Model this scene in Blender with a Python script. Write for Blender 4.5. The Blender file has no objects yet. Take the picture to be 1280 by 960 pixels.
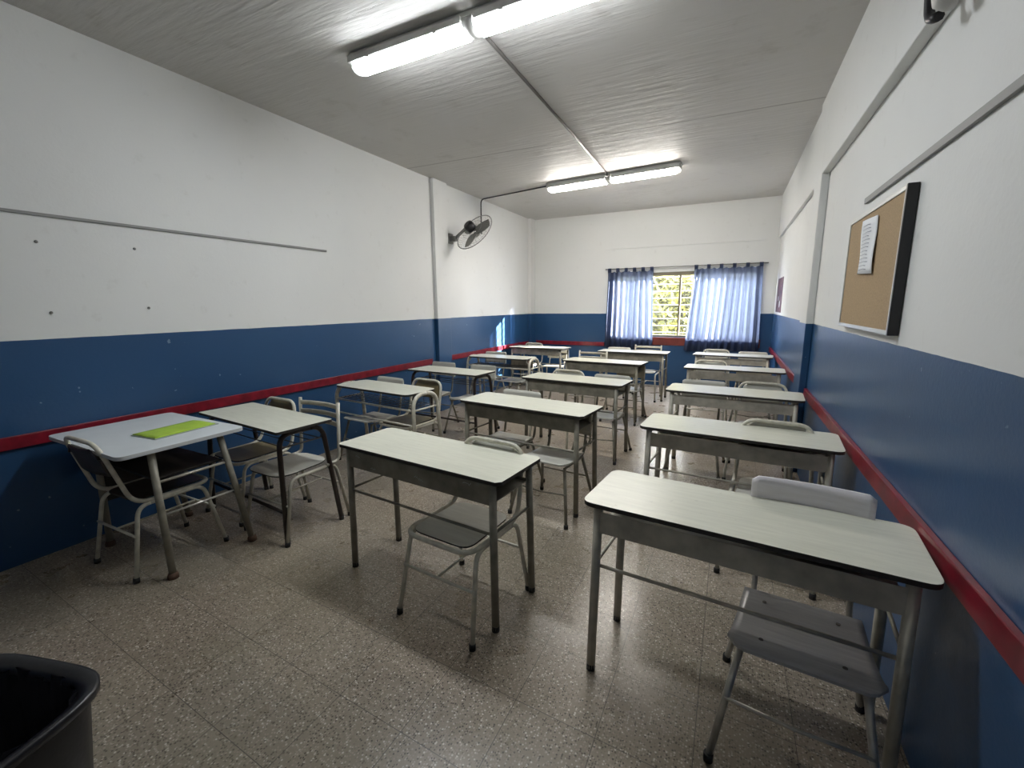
import bpy, bmesh, math, random
from mathutils import Vector, Matrix
random.seed(7)
R = math.radians
S = bpy.context.scene
COL = S.collection

# ------------------------------------------------------------------ camera
F_PX, YAW, PIT, ROL = 549.27, -0.4588, -0.1779, -0.0088
cy_, sy_, cp_, sp_ = math.cos(YAW), math.sin(YAW), math.cos(PIT), math.sin(PIT)
fw = Vector((sy_*cp_, cy_*cp_, sp_)); rt = Vector((cy_, -sy_, 0)); up = rt.cross(fw)
cr, sr = math.cos(ROL), math.sin(ROL)
rt2 = cr*rt + sr*up; up2 = -sr*rt + cr*up
cam = bpy.data.cameras.new('camera'); cam_o = bpy.data.objects.new('camera', cam); COL.objects.link(cam_o)
m = Matrix((rt2, up2, -fw)).transposed().to_4x4(); m.translation = (0, 0, 1.5)
cam_o.matrix_world = m
cam.sensor_width = 36; cam.lens = F_PX/1280*36; cam.clip_start = 0.02; cam.clip_end = 200
S.camera = cam_o

# ------------------------------------------------------------------ light and exposure
S.view_settings.view_transform = 'Standard'; S.view_settings.look = 'None'
S.view_settings.gamma = 1; S.view_settings.use_curve_mapping = False
S.view_settings.exposure = 0.80
LAMP = 34.0         # strength of the fluorescent diffusers
SKY = 30.0
SUN = 55.0
w = bpy.data.worlds.new('sky'); S.world = w; w.use_nodes = True
w.node_tree.nodes['Background'].inputs[0].default_value = (0.93, 0.96, 1.0, 1)
w.node_tree.nodes['Background'].inputs[1].default_value = SKY
sun = bpy.data.lights.new('sun', 'SUN'); sun.energy = SUN; sun.angle = R(0.6); sun.color = (1, .93, .80)
sun_o = bpy.data.objects.new('sun', sun); COL.objects.link(sun_o)
sun_o.rotation_euler = Vector((-1, -.50, -.265)).to_track_quat('-Z', 'Y').to_euler()
sun_o.location = (6, 12, 5)
por = bpy.data.lights.new('window_portal', 'AREA'); por.shape = 'RECTANGLE'; por.size = 2.5; por.size_y = 1.2
por.cycles.is_portal = True
por_o = bpy.data.objects.new('window_portal', por); COL.objects.link(por_o)
por_o.location = (-.83, 8.66, 1.5); por_o.rotation_euler = (R(-90), 0, 0)

# ------------------------------------------------------------------ room numbers
XL, XR, YB, YF, H = -3.697, 0.63, 8.458, -1.3, 3.16
BZ, RZ = 1.322, 0.776

# ------------------------------------------------------------------ materials
def mat(name, col, rough=.5, metal=0, spec=.5, var=0, vscale=8, bump=0, bscale=60):
    m = bpy.data.materials.new(name); m.use_nodes = True
    nt = m.node_tree; b = nt.nodes['Principled BSDF']
    b.inputs['Base Color'].default_value = (*col, 1)
    b.inputs['Roughness'].default_value = rough; b.inputs['Metallic'].default_value = metal
    b.inputs['Specular IOR Level'].default_value = spec
    tc = nt.nodes.new('ShaderNodeTexCoord')
    if var:
        n = nt.nodes.new('ShaderNodeTexNoise'); n.inputs['Scale'].default_value = vscale; n.inputs['Detail'].default_value = 6
        nt.links.new(tc.outputs['Object'], n.inputs['Vector'])
        r = nt.nodes.new('ShaderNodeValToRGB')
        r.color_ramp.elements[0].position = .3; r.color_ramp.elements[1].position = .7
        r.color_ramp.elements[0].color = (*[c*(1-var) for c in col], 1)
        r.color_ramp.elements[1].color = (*[min(1, c*(1+var)) for c in col], 1)
        nt.links.new(n.outputs['Fac'], r.inputs[0]); nt.links.new(r.outputs[0], b.inputs['Base Color'])
    if bump:
        n2 = nt.nodes.new('ShaderNodeTexNoise'); n2.inputs['Scale'].default_value = bscale
        nt.links.new(tc.outputs['Object'], n2.inputs['Vector'])
        bp = nt.nodes.new('ShaderNodeBump'); bp.inputs['Strength'].default_value = bump; bp.inputs['Distance'].default_value = .005
        nt.links.new(n2.outputs['Fac'], bp.inputs['Height']); nt.links.new(bp.outputs[0], b.inputs['Normal'])
    return m

class G:
    """small node-graph helper"""
    def __init__(s, name):
        s.m = bpy.data.materials.new(name); s.m.use_nodes = True; s.nt = s.m.node_tree; s.b = s.nt.nodes['Principled BSDF']
    def n(s, t, **k):
        o = s.nt.nodes.new(t)
        for a, v in k.items(): setattr(o, a, v)
        return o
    def l(s, a, b): s.nt.links.new(a, b)
    def math(s, op, a, b=None, c=None):
        o = s.n('ShaderNodeMath', operation=op)
        for i, v in enumerate((a, b, c)):
            if v is None: continue
            if isinstance(v, (int, float)): o.inputs[i].default_value = v
            else: s.l(v, o.inputs[i])
        return o.outputs[0]
    def mix(s, f, a, b, mode='MIX'):
        o = s.n('ShaderNodeMix', data_type='RGBA', blend_type=mode)
        for sock, v in ((o.inputs[0], f), (o.inputs[6], a), (o.inputs[7], b)):
            if isinstance(v, (int, float)): sock.default_value = v
            elif isinstance(v, tuple): sock.default_value = (*v, 1)
            else: s.l(v, sock)
        return o.outputs[2]
    def noise(s, vec, scale, detail=4, rough=.5):
        o = s.n('ShaderNodeTexNoise'); o.inputs['Scale'].default_value = scale; o.inputs['Detail'].default_value = detail
        o.inputs['Roughness'].default_value = rough
        s.l(vec, o.inputs['Vector']); return o.outputs['Fac']
    def ramp(s, f, *st):
        o = s.n('ShaderNodeValToRGB'); r = o.color_ramp
        while len(r.elements) < len(st): r.elements.new(.5)
        for e, (p, c) in zip(r.elements, st):
            e.position = p; e.color = (*c, 1) if isinstance(c, tuple) else (c, c, c, 1)
        s.l(f, o.inputs[0]); return o.outputs[0]
    def bump(s, h, strength, dist=.005):
        o = s.n('ShaderNodeBump'); o.inputs['Strength'].default_value = strength; o.inputs['Distance'].default_value = dist
        s.l(h, o.inputs['Height']); s.l(o.outputs[0], s.b.inputs['Normal'])

def wall_mat():
    g = G('painted_wall'); p = g.n('ShaderNodeNewGeometry').outputs['Position']
    sx = g.n('ShaderNodeSeparateXYZ'); g.l(p, sx.inputs[0])
    n1 = g.noise(p, 1.3, 5); n2 = g.noise(p, 9, 6, .6); n3 = g.noise(p, 60, 3)
    white = g.mix(n1, (.66, .67, .66), (.74, .745, .735))
    dirt = g.ramp(n2, (.62, 0.), (.80, 1.))
    white = g.mix(g.math('MULTIPLY', dirt, .30), white, (.42, .41, .38))
    blue = g.mix(n1, (.016, .060, .150), (.022, .078, .182))
    chip = g.ramp(g.noise(p, 22, 2), (.755, 0.), (.77, 1.))
    blue = g.mix(g.math('MULTIPLY', chip, .7), blue, (.22, .30, .40))
    edge = g.math('MULTIPLY_ADD', g.noise(p, 6, 2), .006, BZ-.003)
    f = g.math('GREATER_THAN', sx.outputs[2], edge)
    g.l(g.mix(f, blue, white), g.b.inputs['Base Color'])
    g.l(g.math('MULTIPLY_ADD', f, .45, .33), g.b.inputs['Roughness'])
    g.bump(g.math('ADD', g.math('MULTIPLY', n2, .6), g.math('MULTIPLY', n3, .25)), .22, .01)
    return g.m

def floor_mat():
    g = G('terrazzo_tiles'); p = g.n('ShaderNodeNewGeometry').outputs['Position']
    sx = g.n('ShaderNodeSeparateXYZ'); g.l(p, sx.inputs[0])
    T = .315
    u = g.math('DIVIDE', g.math('ADD', sx.outputs[0], 1.27), T)
    v = g.math('DIVIDE', g.math('ADD', g.math('MULTIPLY_ADD', sx.outputs[0], .056, -.955), sx.outputs[1]), T)
    fu = g.math('ABSOLUTE', g.math('SUBTRACT', g.math('FRACT', g.math('ADD', u, .5)), .5))
    fv = g.math('ABSOLUTE', g.math('SUBTRACT', g.math('FRACT', g.math('ADD', v, .5)), .5))
    joint = g.math('LESS_THAN', g.math('MINIMUM', fu, fv), .0042)
    cb = g.n('ShaderNodeCombineXYZ'); g.l(g.math('FLOOR', u), cb.inputs[0]); g.l(g.math('FLOOR', v), cb.inputs[1])
    wn = g.n('ShaderNodeTexWhiteNoise'); g.l(cb.outputs[0], wn.inputs['Vector'])
    vo = g.n('ShaderNodeTexVoronoi'); vo.inputs['Scale'].default_value = 120; g.l(p, vo.inputs['Vector'])
    sc = g.n('ShaderNodeSeparateColor'); g.l(vo.outputs['Color'], sc.inputs[0])
    chips = g.ramp(sc.outputs[0], (0., (.03, .022, .017)), (.28, (.11, .078, .058)), (.38, (.31, .245, .195)), (.62, (.385, .31, .25)), (.84, (.52, .44, .365)), (.97, (.74, .68, .60)))
    base = g.mix(g.ramp(vo.outputs['Distance'], (.30, 0.), (.55, 1.)), chips, (.28, .235, .18))
    stain = g.noise(p, 1.1, 5, .6)
    base = g.mix(g.math('MULTIPLY', g.ramp(stain, (.40, 0.), (.65, 1.)), .35), base, (.27, .25, .17))
    tint = g.math('MULTIPLY_ADD', wn.outputs['Value'], .12, .88)
    base = g.mix(1., base, g.ramp(tint, (0., 0.), (1., 1.)), 'MULTIPLY')
    col = g.mix(joint, base, (.085, .072, .058))
    g.l(col, g.b.inputs['Base Color'])
    g.l(g.math('MULTIPLY_ADD', g.noise(p, 5, 5), .14, .22), g.b.inputs['Roughness'])
    g.b.inputs['Specular IOR Level'].default_value = .5
    g.bump(g.math('SUBTRACT', g.noise(p, 30, 2), g.math('MULTIPLY', joint, 1.5)), .12, .002)
    return g.m

def ceil_mat():
    g = G('painted_concrete_slab'); p = g.n('ShaderNodeNewGeometry').outputs['Position']
    sx = g.n('ShaderNodeSeparateXYZ'); g.l(p, sx.inputs[0])
    yy = g.math('ADD', g.math('ADD', sx.outputs[1], g.math('MULTIPLY', sx.outputs[0], .05)), g.math('MULTIPLY', g.noise(p, 2.0, 3), .05))
    k = g.math('DIVIDE', yy, .145)
    fr = g.math('ABSOLUTE', g.math('SUBTRACT', g.math('FRACT', k), .5))
    line = g.math('LESS_THAN', fr, .035)
    cb = g.n('ShaderNodeCombineXYZ'); g.l(g.math('MULTIPLY', sx.outputs[0], .9), cb.inputs[0]); g.l(g.math('FLOOR', k), cb.inputs[1])
    st = g.n('ShaderNodeMapping'); st.inputs['Scale'].default_value = (.18, 1.3, 1); g.l(p, st.inputs[0])
    mask = g.ramp(g.noise(cb.outputs[0], 1.7, 2), (.42, 0.), (.54, 1.))
    ridge = g.math('MULTIPLY', line, mask)
    n1 = g.noise(p, 1.0, 5, .6)
    c = g.mix(n1, (.50, .485, .46), (.58, .57, .55))
    c = g.mix(g.math('MULTIPLY', g.ramp(g.noise(p, 3.3, 5, .65), (.58, 0.), (.75, 1.)), .35), c, (.30, .28, .24))
    seam = g.math('LESS_THAN', g.math('ABSOLUTE', g.math('SUBTRACT', g.math('MULTIPLY_ADD', sx.outputs[0], .02, 4.70), sx.outputs[1])), .012)
    c = g.mix(g.math('MULTIPLY', seam, .45), c, (.16, .15, .13))
    g.l(c, g.b.inputs['Base Color']); g.b.inputs['Roughness'].default_value = .6
    ridge = g.math('SUBTRACT', ridge, g.math('MULTIPLY', seam, 2.0))
    h = g.math('ADD', g.math('MULTIPLY', ridge, 1.0), g.math('MULTIPLY', g.noise(st.outputs[0], 16, 4), .35))
    g.bump(h, 1.0, .022)
    return g.m

def laminate(name, a, b_, edge=None):
    g = G(name); tc = g.n('ShaderNodeTexCoord'); mp = g.n('ShaderNodeMapping'); mp.inputs['Scale'].default_value = (2, 22, 22)
    g.l(tc.outputs['Object'], mp.inputs[0])
    n = g.noise(mp.outputs[0], 3, 6, .6); n2 = g.noise(tc.outputs['Object'], 26, 5, .7)
    c = g.mix(g.ramp(n, (.3, 0.), (.7, 1.)), a, b_)
    c = g.mix(g.math('MULTIPLY', g.ramp(n2, (.66, 0.), (.72, 1.)), .30), c, tuple(x*.55 for x in a))
    g.l(c, g.b.inputs['Base Color'])
    g.l(g.math('MULTIPLY_ADD', n2, .2, .22), g.b.inputs['Roughness'])
    return g.m

M = {}
M['wall'] = wall_mat(); M['floor'] = floor_mat(); M['ceiling'] = ceil_mat()
M['top'] = laminate('worn_pale_laminate', (.60, .60, .50), (.70, .70, .59))
M['white_top'] = mat('white_laminate', (.66, .70, .72), .35, var=.05, vscale=5)
M['dark_board'] = mat('dark_stained_board', (.02, .016, .013), .6, var=.2)
M['edge'] = mat('dark_board_edge', (.035, .03, .025), .7)
M['pale_edge'] = mat('white_edge_band', (.55, .57, .57), .5)
M['olive_metal'] = mat('olive_grey_enamel', (.23, .215, .17), .42, metal=.08, var=.25, vscale=14)
M['grey_metal'] = mat('grey_green_enamel', (.44, .415, .345), .36, metal=.08, var=.22, vscale=14)
M['brown_metal'] = mat('dark_brown_enamel', (.022, .013, .010), .35, var=.3, vscale=30)
M['cream_tube'] = mat('cream_enamel', (.60, .575, .48), .33, var=.18, vscale=25)
M['chrome_tube'] = mat('dull_steel_tube', (.50, .48, .43), .3, metal=.5, var=.2, vscale=25)
M['rubber'] = mat('black_rubber', (.012, .012, .012), .6)
M['pale_ply'] = laminate('pale_laminated_plywood', (.50, .49, .43), (.60, .59, .52))
M['white_ply'] = laminate('white_plywood_with_glare', (.80, .76, .77), (.90, .87, .90))  # white plywood, base colour raised to include the window glare on it
M['grey_ply'] = laminate('grey_laminated_plywood', (.30, .30, .31), (.40, .40, .40))
M['olive_ply'] = laminate('olive_brown_plywood', (.15, .125, .06), (.20, .165, .085))
M['dark_ply'] = laminate('dark_brown_plywood', (.05, .04, .032), (.08, .062, .05))
M['tan_ply'] = laminate('tan_plywood', (.30, .27, .20), (.38, .34, .26))
M['red'] = mat('dark_red_gloss_paint', (.19, .008, .020), .3, var=.35, vscale=12)
M['darkred'] = mat('brown_red_paint', (.17, .030, .022), .45, var=.2)
M['wire'] = mat('dull_wire', (.12, .11, .10), .4, metal=.6)
M['black'] = mat('black_plastic', (.012, .012, .015), .32, bump=.1)
M['alu'] = mat('aluminium', (.62, .62, .60), .35, metal=.7)
M['greywhite'] = mat('grey_white_plastic', (.50, .50, .48), .5)
M['raceway'] = mat('grey_painted_strip', (.24, .24, .235), .6)
M['cork'] = mat('cork', (.36, .255, .145), .9, var=.15, vscale=120)
M['paper'] = mat('paper', (.75, .77, .80), .8)
M['ink'] = mat('pencil_grey_ink', (.30, .32, .38), .8)
M['lime'] = mat('lime_green_cover', (.42, .62, .05), .35, var=.12, vscale=10)
M['sleeve'] = mat('grey_plastic_sleeve', (.33, .38, .36), .3)
M['fan_metal'] = mat('fan_grey_enamel', (.20, .20, .19), .35, metal=.4)
M['cage_wire'] = mat('grey_cage_wire', (.32, .32, .31), .4, metal=.3)
M['frame'] = mat('khaki_window_frame', (.16, .14, .09), .5)
M['poster'] = mat('poster_print', (.10, .035, .06), .5, var=.9, vscale=9)
M['foil'] = mat('worn_white_paint', (.6, .6, .58), .6)

def emit(name, col, s):
    g = G(name); g.b.inputs['Base Color'].default_value = (.9, .9, .9, 1); g.b.inputs['Emission Color'].default_value = (*col, 1)
    g.b.inputs['Emission Strength'].default_value = s; return g.m
M['tube_glow'] = emit('lit_diffuser', (.93, .97, 1.0), LAMP)
M['tube_glow_far'] = emit('lit_diffuser_warm', (1.0, .95, .88), LAMP*1.7)

def clear(name, col, tr):
    g = G(name); t = g.n('ShaderNodeBsdfTransparent'); mx = g.n('ShaderNodeMixShader'); mx.inputs[0].default_value = tr
    g.b.inputs['Base Color'].default_value = (*col, 1); g.b.inputs['Roughness'].default_value = .15
    g.l(g.b.outputs[0], mx.inputs[1]); g.l(t.outputs[0], mx.inputs[2]); g.l(mx.outputs[0], g.nt.nodes['Material Output'].inputs[0]); return g.m
M['endcap'] = clear('clear_end_cap', (.5, .52, .5), .45)
M['glass'] = clear('window_glass', (.8, .85, .88), .93)

def curtain_mat():
    g = G('sheer_blue_curtain'); tc = g.n('ShaderNodeTexCoord')
    d = g.n('ShaderNodeBsdfDiffuse'); d.inputs[0].default_value = (.075, .095, .155, 1)
    t = g.n('ShaderNodeBsdfTranslucent'); t.inputs[0].default_value = (.110, .135, .215, 1)
    tr = g.n('ShaderNodeBsdfTransparent'); tr.inputs[0].default_value = (.35, .42, .62, 1)
    m1 = g.n('ShaderNodeMixShader'); m1.inputs[0].default_value = .6
    m2 = g.n('ShaderNodeMixShader'); m2.inputs[0].default_value = .14
    g.l(d.outputs[0], m1.inputs[1]); g.l(t.outputs[0], m1.inputs[2]); g.l(m1.outputs[0], m2.inputs[1]); g.l(tr.outputs[0], m2.inputs[2])
    g.l(m2.outputs[0], g.nt.nodes['Material Output'].inputs[0]); return g.m
M['curtain'] = curtain_mat()

def leaf_mat(name, a, b_):
    g = G(name); oi = g.n('ShaderNodeNewGeometry')
    c = g.mix(oi.outputs['Random Per Island'], a, b_)
    t = g.n('ShaderNodeBsdfTranslucent'); g.l(c, t.inputs[0]); mx = g.n('ShaderNodeMixShader'); mx.inputs[0].default_value = .4
    g.l(c, g.b.inputs['Base Color']); g.l(g.b.outputs[0], mx.inputs[1]); g.l(t.outputs[0], mx.inputs[2])
    g.l(mx.outputs[0], g.nt.nodes['Material Output'].inputs[0]); return g.m
M['leaf'] = leaf_mat('yellow_green_leaves', (.022, .028, .002), (.165, .155, .020))
M['bark'] = mat('bark', (.08, .06, .04), .9)
M['ground'] = mat('pale_paving', (.35, .33, .28), .9, var=.2, vscale=2)

# ------------------------------------------------------------------ mesh helpers
def box(bm, x0, x1, y0, y1, z0, z1, mi=0):
    vs = [bm.verts.new((x, y, z)) for z in (z0, z1) for y in (y0, y1) for x in (x0, x1)]
    for f in ((0, 2, 3, 1), (4, 5, 7, 6), (0, 1, 5, 4), (2, 6, 7, 3), (0, 4, 6, 2), (1, 3, 7, 5)):
        fc = bm.faces.new([vs[i] for i in f]); fc.material_index = mi
    return vs

def fillet(pts, r, closed=False, n=6):
    pts = [Vector(p) for p in pts]; out = []; N = len(pts)
    for i, p in enumerate(pts):
        if not closed and i in (0, N-1): out.append(p); continue
        a = pts[i-1]; b = pts[(i+1) % N]
        da = (a-p); db = (b-p); rr = min(r, da.length*.49, db.length*.49)
        da.normalize(); db.normalize()
        if da.dot(db) < -.9995: out.append(p); continue
        s, e = p+da*rr, p+db*rr
        for k in range(n+1):
            t = k/n; out.append((1-t)**2*s + 2*t*(1-t)*p + t*t*e)
    return out

def tube(bm, pts, r, seg=8, closed=False, mi=0, r2=None):
    pts = [Vector(p) for p in pts]; N = len(pts); rings = []
    tang = []
    for i in range(N):
        if closed: t = pts[(i+1) % N]-pts[i-1]
        else: t = pts[min(i+1, N-1)]-pts[max(i-1, 0)]
        tang.append(t.normalized())
    ref = Vector((0, 0, 1)) if abs(tang[0].z) < .9 else Vector((1, 0, 0))
    nrm = (ref-tang[0]*ref.dot(tang[0])).normalized()
    for i in range(N):
        if i:
            nrm = nrm-tang[i]*nrm.dot(tang[i]); nrm.normalize()
        bn = tang[i].cross(nrm)
        ri = r if r2 is None else r+(r2-r)*i/(N-1)
        rings.append([bm.verts.new(pts[i]+(math.cos(a)*nrm+math.sin(a)*bn)*ri) for a in [2*math.pi*k/seg for k in range(seg)]])
    M_ = N if closed else N-1
    for i in range(M_):
        A, B = rings[i], rings[(i+1) % N]
        off = 0
        if closed and i == N-1:
            off = min(range(seg), key=lambda o: sum((A[k].co-B[(k+o) % seg].co).length for k in range(seg)))
        for k in range(seg):
            f = bm.faces.new((A[k], A[(k+1) % seg], B[(k+1+off) % seg], B[(k+off) % seg])); f.smooth = True; f.material_index = mi
    if not closed:
        for rg in (rings[0][::-1], rings[-1]):
            f = bm.faces.new(rg); f.material_index = mi

def outline(hw, hd, cut, n=0, cx=0, cy=0, hw2=None):
    """rectangle with corners clipped (n=0) or rounded (n>0); hw2 = half width of the far edge"""
    hw2 = hw if hw2 is None else hw2
    P = [(-hw, -hd), (hw, -hd), (hw2, hd), (-hw2, hd)]
    q = [Vector((x+cx, y+cy, 0)) for x, y in P]
    return [(v.x, v.y) for v in fillet(q, cut, True, n if n else 1)] if n else _clip(q, cut)
def _clip(q, c):
    o = []
    for i, p in enumerate(q):
        a = (q[i-1]-p).normalized()*c; b = (q[(i+1) % len(q)]-p).normalized()*c
        o += [((p+a).x, (p+a).y), ((p+b).x, (p+b).y)]
    return o

def plate(bm, out, fz0, fz1, side=0, top=0, bev=.002):
    """prism on an outline; fz functions or numbers give lower/upper z at (x,y)"""
    a = fz0 if callable(fz0) else (lambda x, y: fz0); b = fz1 if callable(fz1) else (lambda x, y: fz1)
    lo = [bm.verts.new((x, y, a(x, y))) for x, y in out]; hi = [bm.verts.new((x, y, b(x, y))) for x, y in out]
    n = len(out)
    f = bm.faces.new(hi); f.material_index = top
    f = bm.faces.new(lo[::-1]); f.material_index = side
    for i in range(n):
        f = bm.faces.new((lo[i], lo[(i+1) % n], hi[(i+1) % n], hi[i])); f.material_index = side

def sheet(bm, fn, nu, nv, t, mi=0):
    """thick curved panel: fn(u,v)->Vector, thickness t along the local normal"""
    def nrm(u, v):
        e = 1e-3; return (fn(u+e, v)-fn(u-e, v)).cross(fn(u, v+e)-fn(u, v-e)).normalized()
    A = [[None]*(nv+1) for _ in range(nu+1)]; B = [[None]*(nv+1) for _ in range(nu+1)]
    for i in range(nu+1):
        for j in range(nv+1):
            u, v = i/nu, j/nv; p = fn(u, v); n = nrm(u, v)*t/2
            A[i][j] = bm.verts.new(p+n); B[i][j] = bm.verts.new(p-n)
    for i in range(nu):
        for j in range(nv):
            f = bm.faces.new((A[i][j], A[i+1][j], A[i+1][j+1], A[i][j+1])); f.smooth = True
            f = bm.faces.new((B[i][j], B[i][j+1], B[i+1][j+1], B[i+1][j])); f.smooth = True
    for i in range(nu):
        bm.faces.new((A[i][0], B[i][0], B[i+1][0], A[i+1][0])); bm.faces.new((A[i][nv], A[i+1][nv], B[i+1][nv], B[i][nv]))
    for j in range(nv):
        bm.faces.new((A[0][j], A[0][j+1], B[0][j+1], B[0][j])); bm.faces.new((A[nu][j], B[nu][j], B[nu][j+1], A[nu][j+1]))

def lathe(bm, prof, n=24, M4=None, closed=False):
    rings = []
    for r, z in prof:
        ring = []
        for k in range(n):
            v = Vector((r*math.cos(2*math.pi*k/n), r*math.sin(2*math.pi*k/n), z))
            ring.append(bm.verts.new(M4 @ v if M4 else v))
        rings.append(ring)
    for a, b in zip(rings, rings[1:]):
        for k in range(n):
            f = bm.faces.new((a[k], a[(k+1) % n], b[(k+1) % n], b[k])); f.smooth = True
    bm.faces.new(rings[0][::-1]); bm.faces.new(rings[-1])

def obj(name, bm, mats, parent=None, bevel=0):
    bmesh.ops.recalc_face_normals(bm, faces=bm.faces)
    me = bpy.data.meshes.new(name); bm.to_mesh(me); bm.free()
    for mm in (mats if isinstance(mats, (list, tuple)) else [mats]): me.materials.append(mm)
    o = bpy.data.objects.new(name, me); COL.objects.link(o); o.parent = parent
    if bevel:
        b = o.modifiers.new('bevel', 'BEVEL'); b.width = bevel; b.segments = 2; b.limit_method = 'ANGLE'; b.angle_limit = R(40)
    return o
def B(): return bmesh.new()

def tag(o, label=None, cat=None, group=None, kind=None):
    for k, v in (('label', label), ('category', cat), ('group', group), ('kind', kind)):
        if v: o[k] = v
    return o
def thing(name, label, cat, loc=(0, 0, 0), rz=0, group=None):
    o = bpy.data.objects.new(name, None); COL.objects.link(o); o.location = loc; o.rotation_euler = (0, 0, rz)
    o.empty_display_size = .1
    return tag(o, label, cat, group)
def copy_tree(o, parent=None):
    c = o.copy(); COL.objects.link(c); c.parent = parent
    for ch in [x for x in list(COL.objects) if x.parent == o]: copy_tree(ch, c)
    return c
def struct(name, bm, mats, parent=None, bevel=0):
    o = obj(name, bm, mats, parent, bevel); o['kind'] = 'structure'; return o

# ------------------------------------------------------------------ the room
bm = B(); box(bm, XL-.15, XR+.15, YF-.15, YB+.15, -.12, 0); struct('floor', bm, M['floor'])
bm = B(); box(bm, XL-.15, XR+.15, YF-.15, YB+.15, H, H+.15); struct('ceiling', bm, M['ceiling'])
bm = B(); box(bm, XL-.15, XL, YF, YB, 0, H); struct('wall_left', bm, M['wall'])
bm = B(); box(bm, XR, XR+.15, YF, YB, 0, H); struct('wall_right', bm, M['wall'])
bm = B(); box(bm, XL-.15, XR+.15, YF-.15, YF, 0, H); struct('wall_front', bm, M['wall'])
WX0, WX1, WZ0, WZ1 = -2.00, .37, .905, 2.055
bm = B()
box(bm, XL-.15, WX0, YB, YB+.15, 0, H); box(bm, WX1, XR+.15, YB, YB+.15, 0, H)
box(bm, WX0, WX1, YB, YB+.15, 0, WZ0); box(bm, WX0, WX1, YB, YB+.15, WZ1, H)
struct('wall_back', bm, M['wall'])
PY0, PY1 = 5.08, 5.40       # left pilaster
bm = B(); box(bm, XL, XL+.05, PY0, PY1, 0, H); struct('wall_left_pilaster', bm, M['wall'], bevel=.006)
bm = B(); box(bm, XL, XL+.07, YB-.22, YB, 0, H); struct('wall_back_left_column', bm, M['wall'], bevel=.006)
BX = .575
bm = B(); box(bm, BX, XR, 4.48, 4.86, 0, H); struct('wall_right_pilaster', bm, M['wall'], bevel=.006)
bm = B(); box(bm, BX, XR, YF, 4.48, 2.515, H); struct('wall_right_beam', bm, M['wall'], bevel=.006)
bm = B(); box(bm, BX+.02, XR, 4.86, YB, 2.515, H); struct('wall_right_far_beam', bm, M['wall'], bevel=.006)

# red chair rails
def rail(name, x0, x1, y0, y1, z0=RZ-.075, z1=RZ):
    bm = B(); box(bm, x0, x1, y0, y1, z0, z1); return struct(name, bm, M['red'], bevel=.003)
rail('trim_1', XL, XL+.022, YF, PY0-.12); rail('trim_2', XL, XL+.022, PY1+.02, YB-.22)
rail('trim_3', XR-.022, XR, YF, 4.44); rail('trim_4', XR-.022, XR, 4.90, YB)
rail('trim_5', XL+.10, WX0-.12, YB-.022, YB)
bm = B(); box(bm, WX0-.12, WX1+.1, YB-.015, YB, .75, .895); struct('trim_6', bm, M['darkred'], bevel=.004)
# low plaster line on the back wall above the window
bm = B(); box(bm, -2.2, .42, YB-.02, YB, 2.50, 2.525); struct('trim_7', bm, M['wall'])

# window: frame, mullion, panes, outside grille
win = tag(bpy.data.objects.new('window_1', None), kind='structure'); COL.objects.link(win)
bm = B(); y0, y1 = YB+.03, YB+.10
box(bm, WX0, WX1, y0, y1, WZ1-.06, WZ1); box(bm, WX0, WX1, y0, y1, WZ0, WZ0+.03)
box(bm, WX0, WX0+.035, y0, y1, WZ0+.03, WZ1-.06); box(bm, WX1-.035, WX1, y0, y1, WZ0+.03, WZ1-.06)
obj('window_frame', bm, M['frame'], win, .002)
for x in (-1.45, -.845, -.24):
    bm = B(); box(bm, x-.016, x+.016, y0+.01, y1-.01, WZ0+.03, WZ1-.06); obj('mullion', bm, M['frame'], win, .002)
for a, b in ((WX0+.035, -1.466), (-1.434, -.861), (-.829, -.256), (-.224, WX1-.035)):
    bm = B(); box(bm, a, b, YB+.06, YB+.064, WZ0+.03, WZ1-.06); obj('pane', bm, M['glass'], win)
gr = thing('window_grille', 'white security grille of thin horizontal bars outside the far window', 'window grille', (0, YB+.20, 0))
for i in range(9):
    z = WZ0+.07+i*.125
    bm = B(); tube(bm, [(WX0-.05, 0, z), (WX1+.05, 0, z)], .006, 6); obj('bar', bm, M['greywhite'], gr)
for x in (WX0-.04, -.845, WX1+.04):
    bm = B(); box(bm, x-.008, x+.008, -.05 if x != -.845 else .0, .012, WZ0, WZ1); obj('upright', bm, M['alu'], gr)

# outdoors
bm = B(); box(bm, -14, 14, YB+.15, 26, -1.2, -1.0); struct('ground', bm, M['ground'])
def tree(x, y, h, r, label):
    t = thing('tree', label, 'tree', (x, y, -1.0), 0)
    bm = B(); tube(bm, [(0, 0, 0), (.03, .02, h*.5), (-.04, .03, h*.8)], .09, 8, r2=.03); obj('trunk', bm, M['bark'], t)
    bm = B()
    for k in range(5200):
        th = random.random()*6.283; ph = math.acos(random.uniform(-1, 1)); rr = r*(random.random()**.4)
        c = Vector((rr*math.sin(ph)*math.cos(th), rr*.6*math.sin(ph)*math.sin(th), h*.55+rr*1.15*math.cos(ph)))
        a = Vector((random.gauss(0, 1), random.gauss(0, 1), random.gauss(0, 1))).normalized()
        b_ = a.orthogonal().normalized(); s = random.uniform(.05, .11)
        vs = [bm.verts.new(c+a*s), bm.verts.new(c+b_*s*.45), bm.verts.new(c-a*s), bm.verts.new(c-b_*s*.45)]
        bm.faces.new(vs)
    o = obj('foliage', bm, M['leaf'], t); tag(o, kind='stuff')
tree(-2.35, 11.3, 4.2, 1.35, 'yellow-green tree outside, behind the left curtain')
tree(-1.15, 11.9, 4.6, 1.5, 'sunlit yellow-green tree seen through the gap between the curtains')
tree(.35, 11.4, 4.2, 1.3, 'yellow-green tree outside, behind the right curtain')

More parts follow.
